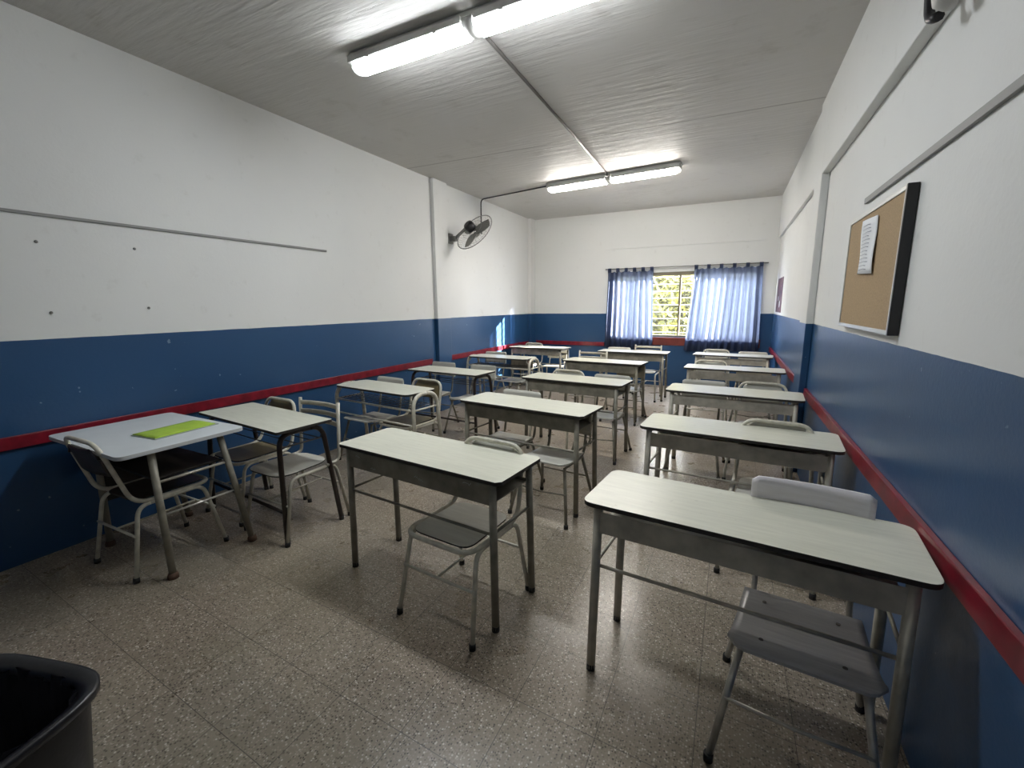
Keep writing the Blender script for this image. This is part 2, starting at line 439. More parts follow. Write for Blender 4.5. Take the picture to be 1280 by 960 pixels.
t = thing('hedge', 'dense dark green hedge far outside, behind the sunlit trees', 'hedge', (-1, 14.2, -1.0))
bm = B()
for k in range(9000):
    c = Vector((random.uniform(-6.5, 5.5), random.uniform(-.5, .5), random.uniform(0, 4.8)))
    a = Vector((random.gauss(0, 1), random.gauss(0, 1), random.gauss(0, 1))).normalized(); b_ = a.orthogonal().normalized(); q_ = random.uniform(.08, .16)
    bm.faces.new([bm.verts.new(c+a*q_), bm.verts.new(c+b_*q_*.5), bm.verts.new(c-a*q_), bm.verts.new(c-b_*q_*.5)])
tag(obj('foliage', bm, M['leaf'], t), kind='stuff')
bm = B()
for k in range(14): tube(bm, [(-6+k*.87, 0, 0), (-6+k*.87+.1, .05, 3.6)], .05, 6, r2=.02)
obj('stems', bm, M['bark'], t)

# ------------------------------------------------------------------ desks
def foot(parent, x, y, r=.019):
    bm = B(); tube(bm, [(x, y, 0), (x, y, .028)], r, 10); obj('rubber_foot', bm, M['rubber'], parent)

def tray_desk(name, label, hw, hd, met, rounded, group):
    t = thing(name, label, 'desk', group=group)
    bm = B(); plate(bm, outline(hw, hd, .05 if rounded else .022, 6 if rounded else 0), .730, .748, 1, 0); obj('tabletop', bm, [M['top'], M['edge']], t, .0015)
    lx, ly = hw-.06, hd-.035
    # book tray: front, floor and rear lip pressed from one sheet
    bm = B(); box(bm, -lx, lx, -ly-.012, -ly-.009, .620, .708 if rounded else .716); box(bm, -lx, lx, -ly-.009, ly-.02, .625, .628); box(bm, -lx, lx, ly-.023, ly-.02, .628, .645)
    obj('book_tray', bm, met, t, .001)
    bm = B()
    if not rounded: box(bm, -lx, lx, -ly+.008, -ly+.028, .700, .730)
    box(bm, -lx, lx, ly-.04, ly-.02, .700, .730)
    for s in (-1, 1): box(bm, s*lx-.01, s*lx+.01, -ly, ly, .705, .730)
    obj('top_frame', bm, met, t)
    for sx in (-1, 1):
        for sy in (-1, 1):
            xx, yy = sx*(lx+.012), sy*(ly+.010)
            bm = B(); tube(bm, [(sx*lx, sy*ly, .732), (xx, yy, .01)], .0180, 12); lg = obj('leg', bm, met, t); foot(lg, xx, yy, .0185)
    bm = B(); tube(bm, [(-lx, -ly, .475), (lx, -ly, .475)], .007, 8); obj('stretcher', bm, met, t)
    for s in (-1, 1):
        bm = B(); tube(bm, [(s*(lx+.004), -ly, .485), (s*(lx+.004), ly, .485)], .007, 8); obj('side_stretcher', bm, met, t)
    return t

def brown_desk(label, hw, hd, group):
    t = thing('tube_frame_desk', label, 'desk', group=group); met = M['brown_metal']
    bm = B(); plate(bm, outline(hw, hd, .018, 4), .730, .748, 1, 0); obj('tabletop', bm, [M['top'], M['edge']], t, .0015)
    for s in (-1, 1):
        x = s*(hw-.055); xf = s*(hw-.02)
        P = fillet([(xf, -hd+.01, .012), (x, -hd+.04, .712), (x, hd-.05, .712), (xf, hd+.02, .012)], .09, n=8)
        k = len(P)//2
        bm = B(); tube(bm, P[:k+1], .0165, 10); lg = obj('leg', bm, met, t); foot(lg, xf, -hd+.01, .017)
        bm = B(); tube(bm, P[k:], .0165, 10); lg = obj('leg', bm, met, t); foot(lg, xf, hd+.02, .017)
    bm = B(); tube(bm, [(-hw+.04, -hd+.03, .20), (hw-.04, -hd+.03, .20)], .011, 8); obj('stretcher', bm, met, t)
    bm = B()
    for y in (-hd+.07, -.03, .06, hd-.07): tube(bm, [(-hw+.06, y, .625), (hw-.06, y, .625)], .004, 6)
    for s in (-1, 1):
        tube(bm, [(s*(hw-.06), -hd+.05, .70), (s*(hw-.06), -hd+.06, .625), (s*(hw-.06), hd-.06, .625), (s*(hw-.06), hd-.05, .70)], .006, 6)
    obj('book_rack', bm, M['wire'], t)
    return t

def loop_desk(label, hw, hd, group):
    t = thing('looped_tube_desk', label, 'desk', group=group); met = M['cream_tube']
    bm = B(); plate(bm, outline(hw-.03, hd, .075, 8), .728, .746, 1, 0); obj('tabletop', bm, [M['top'], M['edge']], t, .0015)
    for s in (-1, 1):
        x = s*(hw-.005)
        P = fillet([(x+s*.01, -hd+.03, .012), (x, -hd+.045, .735), (x, hd-.045, .735), (x+s*.01, hd+.01, .012)], .13, n=10)
        k = len(P)//2
        bm = B(); tube(bm, P[:k+1], .018, 12); lg = obj('leg', bm, met, t); foot(lg, x+s*.01, -hd+.03, .020)
        bm = B(); tube(bm, P[k:], .018, 12); lg = obj('leg', bm, met, t); foot(lg, x+s*.01, hd+.01, .020)
        bm = B(); tube(bm, [(x, -hd+.04, .600), (x, hd-.03, .600)], .009, 8); obj('side_stretcher', bm, met, t)
        bm = B(); tube(bm, [(x, -hd+.06, .655), (x-s*.045, -hd+.06, .70), (x-s*.045, -hd+.06, .73)], .008, 6); tube(bm, [(x, hd-.06, .655), (x-s*.045, hd-.06, .70), (x-s*.045, hd-.06, .73)], .008, 6)
        obj('top_bracket', bm, met, t)
    bm = B(); tube(bm, [(-hw+.01, -hd+.04, .600), (hw-.01, -hd+.04, .600)], .010, 8); obj('stretcher', bm, met, t)
    bm = B(); tube(bm, [(-hw+.01, -hd+.03, .470), (hw-.01, -hd+.03, .470)], .009, 8); obj('stretcher', bm, met, t)
    bm = B()
    for k in range(6): y = -hd+.07+k*(2*hd-.14)/5; tube(bm, [(-hw+.03, y, .612), (hw-.03, y, .612)], .003, 6)
    for k in range(12): x = -hw+.06+k*(2*hw-.12)/11; tube(bm, [(x, -hd+.06, .612), (x, hd-.06, .612)], .0025, 5)
    for k in range(12): x = -hw+.06+k*(2*hw-.12)/11; tube(bm, [(x, hd-.06, .612), (x, hd-.06, .66)], .0025, 5)
    obj('book_rack', bm, M['wire'], t)
    return t

# ------------------------------------------------------------------ chairs (front faces -y, origin on the floor)
def legs_T(t, met, r=.0115):
    for s in (-1, 1):
        P = fillet([(s*.225, -.245, .012), (s*.198, -.165, .415), (s*.198, .175, .415), (s*.225, .245, .012)], .06, n=7)
        k = len(P)//2
        bm = B(); tube(bm, P[:k+1], r, 10); lg = obj('leg', bm, met, t); foot(lg, s*.225, -.245, r+.004)
        bm = B(); tube(bm, P[k:], r, 10); lg = obj('leg', bm, met, t); foot(lg, s*.225, .245, r+.004)
    bm = B(); tube(bm, [(-.213, -.212, .255), (.213, -.212, .255)], .007, 8); obj('stretcher', bm, met, t)
    bm = B(); tube(bm, [(-.214, .212, .255), (.214, .212, .255)], .007, 8); obj('stretcher', bm, met, t)
    bm = B(); tube(bm, [(0, -.212, .255), (0, .212, .255)], .006, 8); obj('stretcher', bm, met, t)

def seat_plate(t, ply, hw=.178, z=.440, front=-.215, back=.175, taper=.165, cut=.06):
    cy, hd = (front+back)/2, (back-front)/2
    bm = B()
    out = outline(hw, hd, cut, 6, 0, cy, taper)
    plate(bm, out, z-.009, z, 1, 0)
    return obj('seat', bm, [ply, M['edge']], t, .002)

def chair_T(label, ply, met, top=.785, lean=.265):
    t = thing('tube_loop_chair', label, 'chair')
    P = fillet([(-.198, -.215, .428), (.198, -.215, .428), (.198, .19, .432), (.185, lean, top), (-.185, lean, top), (-.198, .19, .432)], .085, True, n=8)
    bm = B(); tube(bm, P, .012, 10, True); obj('frame_loop', bm, met, t)
    seat_plate(t, ply, hw=.175, z=.443, front=-.195, cut=.07)
    def f(u, v):
        x = (u-.5)*.33; z = .615+v*.158; return Vector((x, .19+(z-.432)*(lean-.19)/(top-.432)+.008+.016*(1-(2*u-1)**2), z))
    bm = B()
    # rounded upper corners
    def f2(u, v):
        p = f(u, v); e = abs(2*u-1)
        if e > .7: p.z = min(p.z, .773-.055*((e-.7)/.3)**2)
        return p
    sheet(bm, f2, 14, 6, .008); obj('backrest', bm, ply, t)
    legs_T(t, met)
    return t

def chair_F(label, ply, met, top=.775, screws=False, seatw=.195, ply2=None):
    t = thing('plywood_back_chair', label, 'chair')
    h = .175
    def s(u, v):
        x = (u-.5)*2*(seatw-(.025*v)); y = -.215+v*.38
        return Vector((x, y, .436-.03*math.sin(min(1, v*1.1)*math.pi)*.6-.028*v - .009*max(0, .12-v)/.12))
    def s2(u, v):
        p = s(u, v); e = abs(2*u-1)
        if e > .75 and v < .2: p.y += .05*((e-.75)/.25)**2*(1-v/.2)
        return p
    bm = B(); sheet(bm, s2, 16, 12, .010); st = obj('seat', bm, ply, t)
    if screws:
        for x, y in ((-.11, -.13), (.11, -.13), (-.11, .10), (.11, .10)):
            z = s(.5+x/2/seatw, (y+.215)/.38).z
            bm = B(); tube(bm, [(x, y, z), (x, y, z+.0075)], .007, 8); obj('screw', bm, M['wire'], st)
    def f(u, v):
        x = (u-.5)*.385; z = top-h+v*h; e = abs(2*u-1)
        if e > .93 : z = min(z, top-.014*((e-.93)/.07)**2)
        return Vector((x, .225+(top-.45)*.12+.02*(1-(2*u-1)**2)*.9-(top-z)*.10, z))
    bm = B(); sheet(bm, f, 18, 6, .009); obj('backrest', bm, ply2 or ply, t)
    for sx in (-1, 1):
        bm = B(); tube(bm, fillet([(sx*.15, .06, .383), (sx*.15, .215, .385), (sx*.15, .252+(top-.45)*.12-.004, top-.05)], .05, n=6), .010, 10); obj('back_post', bm, met, t)
        for sy in (-1, 1):
            bm = B(); P = [(sx*.165, sy*.15, .384), (sx*.225, sy*.245, .012)]; tube(bm, P, .0115, 10); lg = obj('leg', bm, met, t); foot(lg, sx*.225, sy*.245, .0155)
        bm = B(); tube(bm, [(sx*.165, -.16, .388), (sx*.165, .16, .380)], .008, 8); obj('seat_rail', bm, met, t)
    bm = B(); tube(bm, [(-.197, -.20, .22), (0, -.19, .20), (.197, -.20, .22)], .006, 8); obj('stretcher', bm, met, t)
    bm = B(); tube(bm, [(-.197, .20, .22), (.197, .20, .22)], .006, 8); obj('stretcher', bm, met, t)
    return t

def chair_S(label, ply, met, top=.84):
    t = thing('slat_back_chair', label, 'chair')
    seat_plate(t, ply, hw=.195, z=.447, front=-.235, back=.17, taper=.17, cut=.12)
    for s in (-1, 1):
        bm = B(); tube(bm, fillet([(s*.205, .10, .425), (s*.205, .205, .43), (s*.205, .235, top)], .04, n=5), .0115, 10); obj('back_post', bm, met, t)
    for k in range(3):
        z = top-.035-k*.062
        def f(u, v, z=z): return Vector(((u-.5)*.40, .232+.03*(1-(2*u-1)**2)-(top-z)*.06, z-.016+v*.032))
        bm = B(); sheet(bm, f, 12, 2, .010); obj('back_slat', bm, met, t)
    legs_T(t, met, .012)
    return t

# ------------------------------------------------------------------ placing desks
def put(o, x, y, a, label, z=0):
    o.location = (x, y, z); o.rotation_euler = (0, 0, R(a)); o['label'] = label; return o

GR = 'pale-topped metal tray desks in the right column'
GM = 'pale-topped metal tray desks in the middle column'
pr = tray_desk('tray_desk', '', .525, .195, M['grey_metal'], True, GR)
R_ = [(.068, 1.700, -5.4, 'pale-topped metal desk nearest the camera, against the right wall'),
      (.068, 2.89, -4.6, 'second pale-topped metal desk along the right wall, gap above its tray'),
      (.055, 4.20, -4, 'third pale-topped metal desk along the right wall, in front of the right pilaster'),
      (.066, 5.74, -3, 'fourth pale-topped metal desk along the right wall, just beyond the right pilaster'),
      (.058, 7.24, -5, 'farthest desk along the right wall, in front of the right curtain')]
for i, (x, y, a, l) in enumerate(R_): put(pr if i == 0 else copy_tree(pr), x, y, a, l)
pm = tray_desk('tray_desk', '', .545, .195, M['olive_metal'], False, GM)
M_ = [(-1.36, 1.815, -6, 'clipped-corner pale desk with olive metal tray, nearest in the middle column'),
      (-1.37, 3.06, -7, 'second pale desk of the middle column, behind the nearest clipped-corner one'),
      (-1.39, 4.30, -6, 'third pale desk of the middle column, before two chairs with rounded and flat backs'),
      (-1.49, 5.85, -6, 'fourth pale desk of the middle column, catching window glare'),
      (-1.37, 7.22, -2, 'farthest pale desk of the middle column, below the gap in the curtains')]
for i, (x, y, a, l) in enumerate(M_): put(pm if i == 0 else copy_tree(pm), x, y, a, l)
put(copy_tree(pm), -3.07, 7.36, -5, 'sunlit pale desk in the far left corner of the room')
pb = brown_desk('', .515, .195, 'pale desks on dark brown tube legs')
put(pb, -2.915, 1.925, -6.5, 'pale desk with dark brown bent tube legs beside the white table')
put(copy_tree(pb), -2.935, 4.30, -5.5, 'pale desk with dark legs in front of the left pilaster')
pl = loop_desk('', .535, .19, 'desks with thick cream looped tube ends')
put(pl, -2.915, 3.15, -7, 'round-cornered desk with thick cream looped tube ends, third from the camera on the left')
put(copy_tree(pl), -3.02, 5.79, -4, 'round-cornered desk with looped tube ends just beyond the left pilaster')

# scratched marks on the nearest middle desk's tray
for x0, z0, s in ((.02, .66, 1), (-.42, .69, .6), (.33, .70, .8), (-.30, .645, .6)):
    bm = B()
    for k in range(5):
        a = (x0+k*.012*s, -.1735, z0+random.uniform(-.004, .004)); b_ = (a[0]+.010*s, -.1735, z0+random.uniform(-.012, .010)*s)
        tube(bm, [a, b_], .0012, 4)
    obj('scratch_mark', bm, M['foil'], pm)

# white teacher's table
t = thing('white_table', 'white round-cornered table holding a lime-green folder by the left wall', 'table', (-3.15, 1.345, 0), R(-1.5))
hw, hd = .445, .325
bm = B(); plate(bm, outline(hw, hd, .05, 8), .738, .760, 1, 0); obj('tabletop', bm, [M['white_top'], M['pale_edge']], t, .002)
for sx in (-1, 1):
    for sy in (-1, 1):
        tp = (sx*(hw-.045) if sx > 0 else -hw+.16, -.165 if sy < 0 else .19, .738); ft = (sx*(hw-.01) if sx > 0 else -hw+.12, -.165 if sy < 0 else .29, .012)
        bm = B(); tube(bm, [tp, ft], .0185, 12); lg = obj('leg', bm, M['olive_metal'], t)
        bm = B(); lathe(bm, [(.027, 0), (.027, .018), (.021, .034)], 14, Matrix.Translation((ft[0], ft[1], 0))); obj('rusty_foot', bm, mat('rusty_foot', (.10, .055, .035), .8) if 'rusty_foot' not in bpy.data.materials else bpy.data.materials['rusty_foot'], lg)
    bm = B(); tube(bm, [(sx*(hw-.04) if sx > 0 else -hw+.15, -.165, .56), (sx*(hw-.04) if sx > 0 else -hw+.15, .215, .56)], .008, 8); obj('side_stretcher', bm, M['grey_metal'], t)
    bm = B(); tube(bm, [(sx*(hw-.028) if sx > 0 else -hw+.14, -.165, .37), (sx*(hw-.028) if sx > 0 else -hw+.14, .235, .37)], .007, 8); obj('side_stretcher', bm, M['chrome_tube'], t)
bm = B(); box(bm, -hw+.14, hw-.07, -.16, .20, .566, .578); obj('shelf', bm, M['dark_board'], t, .001)
bm = B(); box(bm, -hw+.125, -hw+.14, -.16, .24, .30, .735); obj('modesty_panel', bm, M['dark_board'], t, .001)

# lime folder
t = thing('folder', 'lime-green folder in a grey plastic sleeve lying on the white table', 'folder', (-3.02, 1.435, .7605), R(4))
bm = B(); plate(bm, outline(.118, .185, .006, 3), 0, .004); obj('plastic_sleeve', bm, M['sleeve'], t)
def fc(u, v):
    return Vector(((u-.5)*.215, (v-.5)*.345-.006, .0075+.002*math.sin(u*5)*v))
bm = B(); sheet(bm, fc, 10, 10, .005); obj('cover', bm, M['lime'], t)

# ------------------------------------------------------------------ placing chairs
GT, GF, GS = 'rounded tube-loop chairs behind the desks', 'flat plywood-back chairs behind the desks', 'chairs with slatted backs'
T_white = chair_T('', M['pale_ply'], M['cream_tube']); T_olive = chair_T('', M['olive_ply'], M['cream_tube']); T_dark = chair_T('', M['dark_ply'], M['cream_tube'], top=.81, lean=.30)
F_grey = chair_F('', M['grey_ply'], M['chrome_tube'], screws=True, ply2=M['white_ply'], top=.832, seatw=.205)
F_pale = chair_F('', M['pale_ply'], M['olive_metal']); F_low = chair_F('', M['pale_ply'], M['olive_metal'], top=.70, ply2=M['tan_ply']); F_cream = chair_F('', M['pale_ply'], M['cream_tube'], top=.70)
S_pale = chair_S('', M['pale_ply'], M['grey_metal'])
used = set()
def chair(p, x, y, a, label, group):
    o = p if p.name not in used else copy_tree(p)
    used.add(p.name); put(o, x, y, a, label); o['group'] = group; return o
chair(F_grey, .285, 1.60, -6, 'chair with grey screwed seat and whitish flat back under the nearest right-hand desk', GF)
chair(T_white, .275, 2.76, -5, 'rounded pale tube-framed chair at the second desk along the right wall', GT)
chair(F_pale, -.205, 4.25, -4, 'flat-backed pale chair on the left side of the third right-wall desk', GF)
chair(T_white, .285, 4.23, -4, 'rounded chair on the right side of the third right-wall desk', GT)
chair(T_white, -.20, 5.76, -4, 'rounded chair on the left side of the fourth right-wall desk', GT)
chair(F_low, .29, 5.84, -3, 'worn flat-backed chair on the right side of the fourth right-wall desk', GF)
chair(T_white, -.18, 7.27, -4, 'rounded chair on the left side of the farthest right-wall desk', GT)
chair(F_pale, .32, 7.24, -4, 'flat-backed chair on the right side of the farthest right-wall desk', GF)
chair(T_white, -1.12, 1.715, -6, 'rounded cream tube chair pushed under the nearest clipped-corner middle desk', GT)
chair(F_pale, -1.60, 3.10, -7, 'flat-backed chair on the left side of the second middle desk', GF)
chair(F_low, -1.10, 2.90, -6, 'low chair pushed fully under the right side of the second middle desk', GF)
chair(T_white, -1.585, 4.30, -6, 'rounded chair on the left side of the third middle desk', GT)
chair(F_pale, -1.09, 4.25, -6, 'flat-backed chair on the right side of the third middle desk', GF)
chair(S_pale, -1.76, 5.93, -5, 'slat-backed chair on the left side of the fourth middle desk', GS)
chair(F_low, -1.18, 5.70, -6, 'low chair pushed fully under the right side of the fourth middle desk', GF)
chair(F_pale, -1.68, 7.27, -2, 'flat-backed chair on the left side of the farthest middle desk', GF)
chair(S_pale, -1.18, 7.17, -2, 'slat-backed chair on the right side of the farthest middle desk', GS)
chair(T_white, -3.33, 7.40, -5, 'rounded chair on the left side of the sunlit corner desk', GT)
chair(F_cream, -2.84, 7.36, -5, 'sunlit low cream chair pushed under the right side of the corner desk', GF)
chair(F_pale, -3.32, 5.86, -4, 'flat-backed chair behind the looped desk beyond the left pilaster', GF)
chair(F_low, -2.80, 5.72, -5, 'low chair pushed under the looped desk beyond the left pilaster', GF)
chair(F_pale, -3.34, 4.45, -5, 'flat-backed chair on the left of the dark-legged desk before the pilaster', GF)
chair(F_pale, -2.72, 4.40, -5, 'flat-backed chair on the right of the dark-legged desk before the pilaster', GF)
chair(F_pale, -3.14, 3.20, -6, 'flat-backed chair at the left of the nearer looped desk', GF)
chair(T_olive, -2.66, 3.18, -7, 'rounded chair with olive back on the right side of the nearer looped desk', GT)
chair(S_pale, -2.635, 1.925, -3, 'slat-backed chair under the right side of the brown-legged desk', GS)
chair(T_olive, -3.16, 1.97, -4, 'rounded olive-seated chair behind the left half of the brown-legged desk', GT)
chair(T_dark, -3.08, 1.30, 180, 'cream tube chair with dark back, facing away at the white table', GT)

# ------------------------------------------------------------------ lights on the ceiling
def fixture(x0, x1, y, a, label, group, glow='tube_glow'):
    L = x1-x0; t = thing('fluorescent_fixture', label, 'ceiling light', ((x0+x1)/2, y, H), R(a), group)
    bm = B(); box(bm, -L/2-.01, L/2+.01, -.055, .055, -.028, -.001); obj('mounting_rail', bm, M['greywhite'], t, .003)
    gw = (L-.09)/2
    for s in (-1, 1):
        c = s*(.045+gw/2)
        bm = B(); 
        # housing tray
        box(bm, c-gw/2, c+gw/2, -.080, .080, -.068, -.028); hs = obj('housing', bm, M['greywhite'], t, .004)
        # lit diffuser: shallow trough section
        def d(u, v, c=c):
            th = math.pi*v; return Vector((c+(u-.5)*(gw-(.05)), -.066*math.cos(th), -.055-.058*math.sin(th)**.8))
        bm = B(); n = 16; rows = []
        for i in (0, 1):
            rows.append([bm.verts.new((c-s*0+(i-.5)*(gw-.05)-s*.02, -.066*math.cos(math.pi*k/n), -.0685-.050*max(0, math.sin(math.pi*k/n))**.8)) for k in range(n+1)])
        for k in range(n):
            f = bm.faces.new((rows[0][k], rows[0][k+1], rows[1][k+1], rows[1][k])); f.smooth = True
        bm.faces.new(rows[0]); bm.faces.new(rows[1][::-1])
        obj('diffuser', bm, M[glow], t)
        # clear end cap on the outer end
        xa, xb = c+s*(gw/2-.044), c+s*gw/2
        bm = B(); rows = []
        for i, (xx, k1) in enumerate(((xa, 1), (xb-s*.012, .92), (xb, .6))):
            rows.append([bm.verts.new((xx, -.066*k1*math.cos(math.pi*k/n), -.0685-.050*k1*max(0, math.sin(math.pi*k/n))**.8)) for k in range(n+1)])
        for r0, r1 in zip(rows, rows[1:]):
            for k in range(n): f = bm.faces.new((r0[k], r0[k+1], r1[k+1], r1[k])); f.smooth = True
        bm.faces.new(rows[0]); bm.faces.new(rows[-1][::-1])
        obj('end_cap', bm, M['endcap'], t)
        for k in range(2):
            for e in (-1, 1):
                xx = c+(k-.5)*gw*.6
                bm = B(); box(bm, xx-.012, xx+.012, e*.076-.004, e*.076+.004, -.075, -.035); obj('clip', bm, M['greywhite'], t)
    bm = B(); n = 12; rows = []
    for xx in (-.035, .035):
        rows.append([bm.verts.new((xx, -.078*math.cos(math.pi*k/n), -.045-.066*max(0, math.sin(math.pi*k/n))**.8)) for k in range(n+1)])
    for k in range(n): f = bm.faces.new((rows[0][k], rows[0][k+1], rows[1][k+1], rows[1][k])); f.smooth = True
    bm.faces.new(rows[0]); bm.faces.new(rows[1][::-1]); bm.faces.new((rows[0][0], rows[1][0], rows[1][n], rows[0][n]))
    obj('joint_cover', bm, M['greywhite'], t)
    return t
fixture(-2.40, -.53, 2.50, -1.0, 'larger, nearer pair of lit fluorescent battens on the ceiling', 'twin fluorescent battens')
fixture(-2.42, -.66, 6.03, -5.0, 'smaller, farther pair of lit fluorescent battens near the window end', 'twin fluorescent battens', 'tube_glow_far')

# conduits
bm = B(); tube(bm, [(-1.49, 2.58, H-.012), (-1.52, 4.4, H-.012), (-1.56, 6.02, H-.012)], .011, 8)
tag(obj('conduit', bm, M['wire']), 'dark straight conduit on the ceiling joining the two fluorescent battens', 'conduit')
bm = B()
tube(bm, fillet([(-2.40, 6.11, H-.02), (-3.66, 6.36, H-.02), (-3.66, 6.36, 2.62)], .07, n=6), .010, 8)
tag(obj('conduit', bm, M['black']), 'black bent conduit running from the far light towards the wall fan', 'conduit')

# wall fan
FC = Vector((-3.35, 5.62, 2.525))
t = thing('wall_fan', 'grey wall-mounted caged fan high on the left wall beyond the pilaster', 'fan', (XL, 5.50, 2.44))
nrm = (rt2*.62 - up2*.52 + fw*.80).normalized()
q = nrm.to_track_quat('Z', 'Y').to_matrix().to_4x4()
loc = FC-Vector((XL, 5.50, 2.44))
MF = Matrix.Translation(loc) @ q
bm = B(); box(bm, 0, .03, -.06, .06, -.07, .07); box(bm, .03, .12, -.035, .035, -.04, .03); obj('wall_bracket', bm, M['fan_metal'], t, .006)
bm = B(); tube(bm, [(.10, 0, 0), loc-nrm*.13], .022, 10); obj('neck', bm, M['fan_metal'], t)
bm = B(); lathe(bm, [(.03, -.17), (.065, -.16), (.075, -.11), (.065, -.06), (.04, -.04)], 20, MF); obj('motor', bm, M['black'], t)
bm = B()
for k in range(3):
    a0 = k*2*math.pi/3+.5; rows = []
    for i in range(7):
        rr = .03+i*.235/6; wd = .08+.12*math.sin(math.pi*(i+1)/8)
        row = [bm.verts.new(MF @ Vector((rr*math.cos(a0+j*wd/ max(rr, .07)*.5), rr*math.sin(a0+j*wd/max(rr, .07)*.5), .012*j))) for j in (-1, 0, 1)]
        rows.append(row)
    for r0, r1 in zip(rows, rows[1:]):
        for j in range(2): bm.faces.new((r0[j], r0[j+1], r1[j+1], r1[j]))
o = obj('blades', bm, M['fan_metal'], t); sm = o.modifiers.new('thick', 'SOLIDIFY'); sm.thickness = .003
bm = B()
circ = lambda r, z: [MF @ Vector((r*math.cos(2*math.pi*k/40), r*math.sin(2*math.pi*k/40), z)) for k in range(40)]
tube(bm, circ(.300, 0), .007, 6, True); tube(bm, circ(.16, .055), .002, 4, True); tube(bm, circ(.16, -.05), .002, 4, True)
for k in range(36):
    a = 2*math.pi*k/36; c, s = math.cos(a), math.sin(a)
    tube(bm, [MF @ Vector((r*c, r*s, z)) for r, z in ((.04, .062), (.17, .055), (.27, .03), (.300, 0))], .0014, 4)
    tube(bm, [MF @ Vector((r*c, r*s, z)) for r, z in ((.06, -.06), (.17, -.05), (.27, -.03), (.300, 0))], .0014, 4)
obj('cage', bm, M['cage_wire'], t)
bm = B(); lathe(bm, [(.045, .058), (.045, .066), (.02, .070)], 20, MF); obj('badge', bm, M['foil'], t)

# ------------------------------------------------------------------ things on the walls
bm = B(); box(bm, XL, XL+.012, -.6, 3.29, 2.040, 2.058)
tag(obj('wall_strip', bm, M['raceway'], bevel=.002), 'thin grey horizontal strip on the white part of the left wall', 'wall strip')
bm = B(); box(bm, XR-.014, XR, -.6, 3.16, 2.030, 2.060)
tag(obj('wall_strip', bm, M['raceway'], bevel=.002), 'grey horizontal strip on the right wall above the corkboard', 'wall strip')
for y, z, w_ in ((1.18, 1.891, 'upper plug, left one, under the grey strip'), (1.664, 1.901, 'upper plug, right one, under the grey strip'), (1.187, 1.478, 'lower plug, left one, above the blue band'), (1.695, 1.501, 'lower plug, right one, above the blue band')):
    bm = B(); lathe(bm, [(.009, 0), (.009, .004), (.004, .010)], 10, Matrix.Translation((XL, y, z)) @ Matrix.Rotation(R(90), 4, 'Y'))
    tag(obj('wall_plug', bm, M['fan_metal']), 'dark wall plug, ' + w_, 'wall plug', 'wall plugs on the white wall')

# corkboard
t = thing('corkboard', 'aluminium-framed brown corkboard hanging on the right wall', 'noticeboard', (XR, 2.83, 1.36))
y0, y1, z0, z1 = -.475, .48, 0, .60
bm = B(); box(bm, -.032, -.010, y0+.01, y1-.01, z0+.01, z1-.01); obj('cork_panel', bm, M['cork'], t)
for nm, a in (('frame_rail', (y0, y1, z0, z0+.02)), ('frame_rail', (y0, y1, z1-.02, z1)), ('frame_rail', (y1-.018, y1, z0+.02, z1-.02))):
    bm = B(); box(bm, -.038, -.002, *a); obj(nm, bm, M['alu'], t, .003)
bm = B(); box(bm, -.038, -.002, y0+.004, y0+.02, z0+.02, z1-.02); obj('frame_rail', bm, M['alu'], t, .002)
bm = B(); box(bm, -.040, -.002, y0-.012, y0+.003, z0, z1); tag(obj('dark_side_strip', bm, M['black'], t, .002), 'black side strip facing the camera')
# paper
t = thing('notice', 'white sheet of handwriting pinned to the corkboard', 'paper', (XR-.036, 2.85, 1.775), 0)
def pf(u, v): return Vector((-.004-.006*math.sin(v*6+u*3)*.5, (u-.5)*.27+.012*(v-.5), (v-.5)*.27+.012*(u-.5)))
bm = B(); sheet(bm, pf, 8, 8, .0015); obj('sheet', bm, M['paper'], t)
bm = B()
for k in range(13):
    z = .105-k*.018; e = random.uniform(.04, .085)
    tube(bm, [(-.0105, -e+.01, z-.004), (-.0105, 0, z+.001), (-.0105, .085, z)], .0014, 4)
obj('handwriting', bm, M['ink'], t)

# poster on the far right wall
t = thing('poster', 'small dark red and blue poster on the far right wall beside the window', 'poster', (XR-.006, 7.72, 1.36))
bm = B(); box(bm, 0, .005, -.38, .38, 0, .50); obj('sheet', bm, M['poster'], t)
bm = B(); lathe(bm, [(.05, 0), (.05, .002)], 16, Matrix.Translation((-.001, -.15, .12)) @ Matrix.Rotation(R(-90), 4, 'Y')); lathe(bm, [(.035, 0), (.035, .002)], 16, Matrix.Translation((-.001, .1, .2)) @ Matrix.Rotation(R(-90), 4, 'Y')); obj('pale_spot', bm, M['paper'], t)

# cable and fitting at the top right
t = thing('wall_fitting', 'grey round fitting with a thick black cable at the top of the right wall', 'wall fitting', (BX, 2.10, 2.44))
bm = B(); lathe(bm, [(.06, 0), (.06, .02), (.045, .05), (.02, .06)], 20, Matrix.Translation((.0, -.035, .045)) @ Matrix.Rotation(R(-90), 4, 'Y')); obj('fitting_body', bm, M['greywhite'], t)
bm = B(); tube(bm, fillet([(-.03, .13, .45), (-.03, .12, .12), (-.03, .09, .02), (-.02, .03, .0)], .04, n=6), .016, 8); obj('cable', bm, M['black'], t)

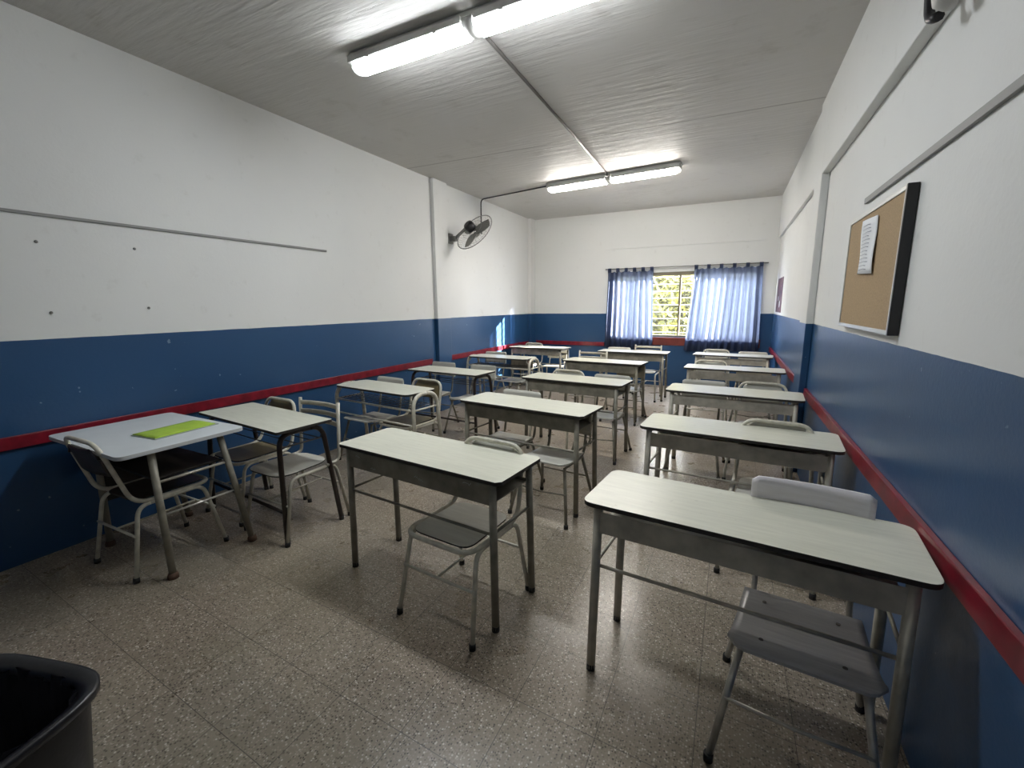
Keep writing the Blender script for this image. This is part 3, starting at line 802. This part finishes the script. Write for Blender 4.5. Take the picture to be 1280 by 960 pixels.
# ------------------------------------------------------------------ curtains
def curtain(x0t, x1t, x0b, x1b, nf, label, ph, ntab):
    t = thing('curtain', label, 'curtain', (0, YB-.062, 0), 0, 'sheer blue curtains on the far window')
    zt, zb = 2.085, .69
    nu, nv = 150, 26; rows = []
    bm = B()
    for j in range(nv+1):
        v = j/nv; z = zt+(zb-zt)*v; row = []
        for i in range(nu+1):
            u = i/nu
            a = x0t+(x0b-x0t)*v**1.3; b_ = x1t+(x1b-x1t)*v
            fold = math.sin(u*nf*2*math.pi+ph+.5*math.sin(v*3+u*9))
            amp = .020+.010*v+.008*math.sin(u*11+ph)
            x = a+(b_-a)*u+.012*math.sin(u*nf*4*math.pi+1.3)*v
            row.append(bm.verts.new((x, amp*fold, z+.008*math.sin(u*nf*2*math.pi)-(.018*math.sin(u*3+ph) if j == nv else 0))))
        rows.append(row)
    for r0, r1 in zip(rows, rows[1:]):
        for i in range(nu): f = bm.faces.new((r0[i], r0[i+1], r1[i+1], r1[i])); f.smooth = True
    o = obj('curtain_cloth', bm, M['curtain'], t)
    # hem: doubled cloth along the bottom
    bm = B(); hr = []
    for j in (nv-3, nv):
        hr.append([bm.verts.new((rows_co[0], rows_co[1]-.006, rows_co[2])) for rows_co in [tuple(o.data.vertices[j*(nu+1)+i].co) for i in range(nu+1)]])
    for i in range(nu): f = bm.faces.new((hr[0][i], hr[0][i+1], hr[1][i+1], hr[1][i])); f.smooth = True
    obj('hem', bm, M['curtain'], t)
    for k in range(ntab):
        x = x0t+.03+(x1t-x0t-.06)*k/(ntab-1); wd = .028
        bm = B()
        def f(u, v, x=x):
            a = math.pi*v; return Vector((x+(u-.5)*2*wd, -.016*math.cos(a), 2.08+.072*max(0, math.sin(a))**.6))
        sheet(bm, f, 2, 10, .003); obj('tab', bm, M['curtain'], t)
    return t
curtain(-2.12, -1.30, -2.17, -1.27, 9, 'left sheer blue tab-top curtain, beside the bright gap', .4, 6)
curtain(-.62, .42, -.73, .44, 11, 'right sheer blue tab-top curtain, wider than the left one', 1.1, 6)
t = thing('curtain_rod', 'thin dark curtain rod above the far window', 'curtain rod', (-.83, YB-.062, 2.138))
bm = B(); tube(bm, [(-1.34, 0, 0), (1.32, 0, 0)], .010, 8); obj('rod', bm, M['fan_metal'], t)
for x in (-1.3, 0, 1.28):
    bm = B(); box(bm, x-.008, x+.008, 0, .062, -.008, .008); obj('bracket', bm, M['fan_metal'], t)

# ------------------------------------------------------------------ waste bin, lower left
t = thing('waste_bin', 'black plastic waste bin with rounded corners on the floor at lower left', 'waste bin', (-1.655, .165, 0), R(15))
def ring(hx, n=64, e=4.5):
    out = []
    for k in range(n):
        a = 2*math.pi*k/n; c, s = math.cos(a), math.sin(a)
        rr = (abs(c)**e+abs(s)**e)**(-1/e); out.append((hx*rr*c, hx*.97*rr*s))
    return out
def loft(bm, prof, cap0=False, cap1=False):
    rows = [[bm.verts.new((x, y, z)) for x, y in ring(h)] for h, z in prof]
    for a, b_ in zip(rows, rows[1:]):
        n = len(a)
        for k in range(n): f = bm.faces.new((a[k], a[(k+1) % n], b_[(k+1) % n], b_[k])); f.smooth = True
    if cap0: bm.faces.new(rows[0][::-1])
    if cap1: bm.faces.new(rows[-1])
HB = .485
bm = B(); loft(bm, [(.20, 0), (.205, .01), (.245, HB-.03), (.246, HB-.012), (.238, HB-.012), (.232, HB-.04), (.196, .015)], True, True); obj('bin_body', bm, M['black'], t)
bm = B(); loft(bm, [(.247, HB-.035), (.262, HB-.02), (.264, HB), (.256, HB+.004), (.225, HB-.012), (.222, HB-.03)]); obj('rim', bm, M['black'], t)
bm = B()
rows = []
for (h, z) in ((.224, HB-.012), (.215, HB-.10), (.20, .16), (.17, .06)):
    rows.append([bm.verts.new((x*(1+.035*math.sin(k*1.9+z*20)), y*(1+.035*math.sin(k*2.3+z*14)), z+.01*math.sin(k*1.1))) for k, (x, y) in enumerate(ring(h))])
for a, b_ in zip(rows, rows[1:]):
    n = len(a)
    for k in range(n): f = bm.faces.new((a[k], a[(k+1) % n], b_[(k+1) % n], b_[k])); f.smooth = True
bm.faces.new(rows[-1]); obj('bag_liner', bm, mat('black_bag_film', (.02, .02, .025), .25), t)
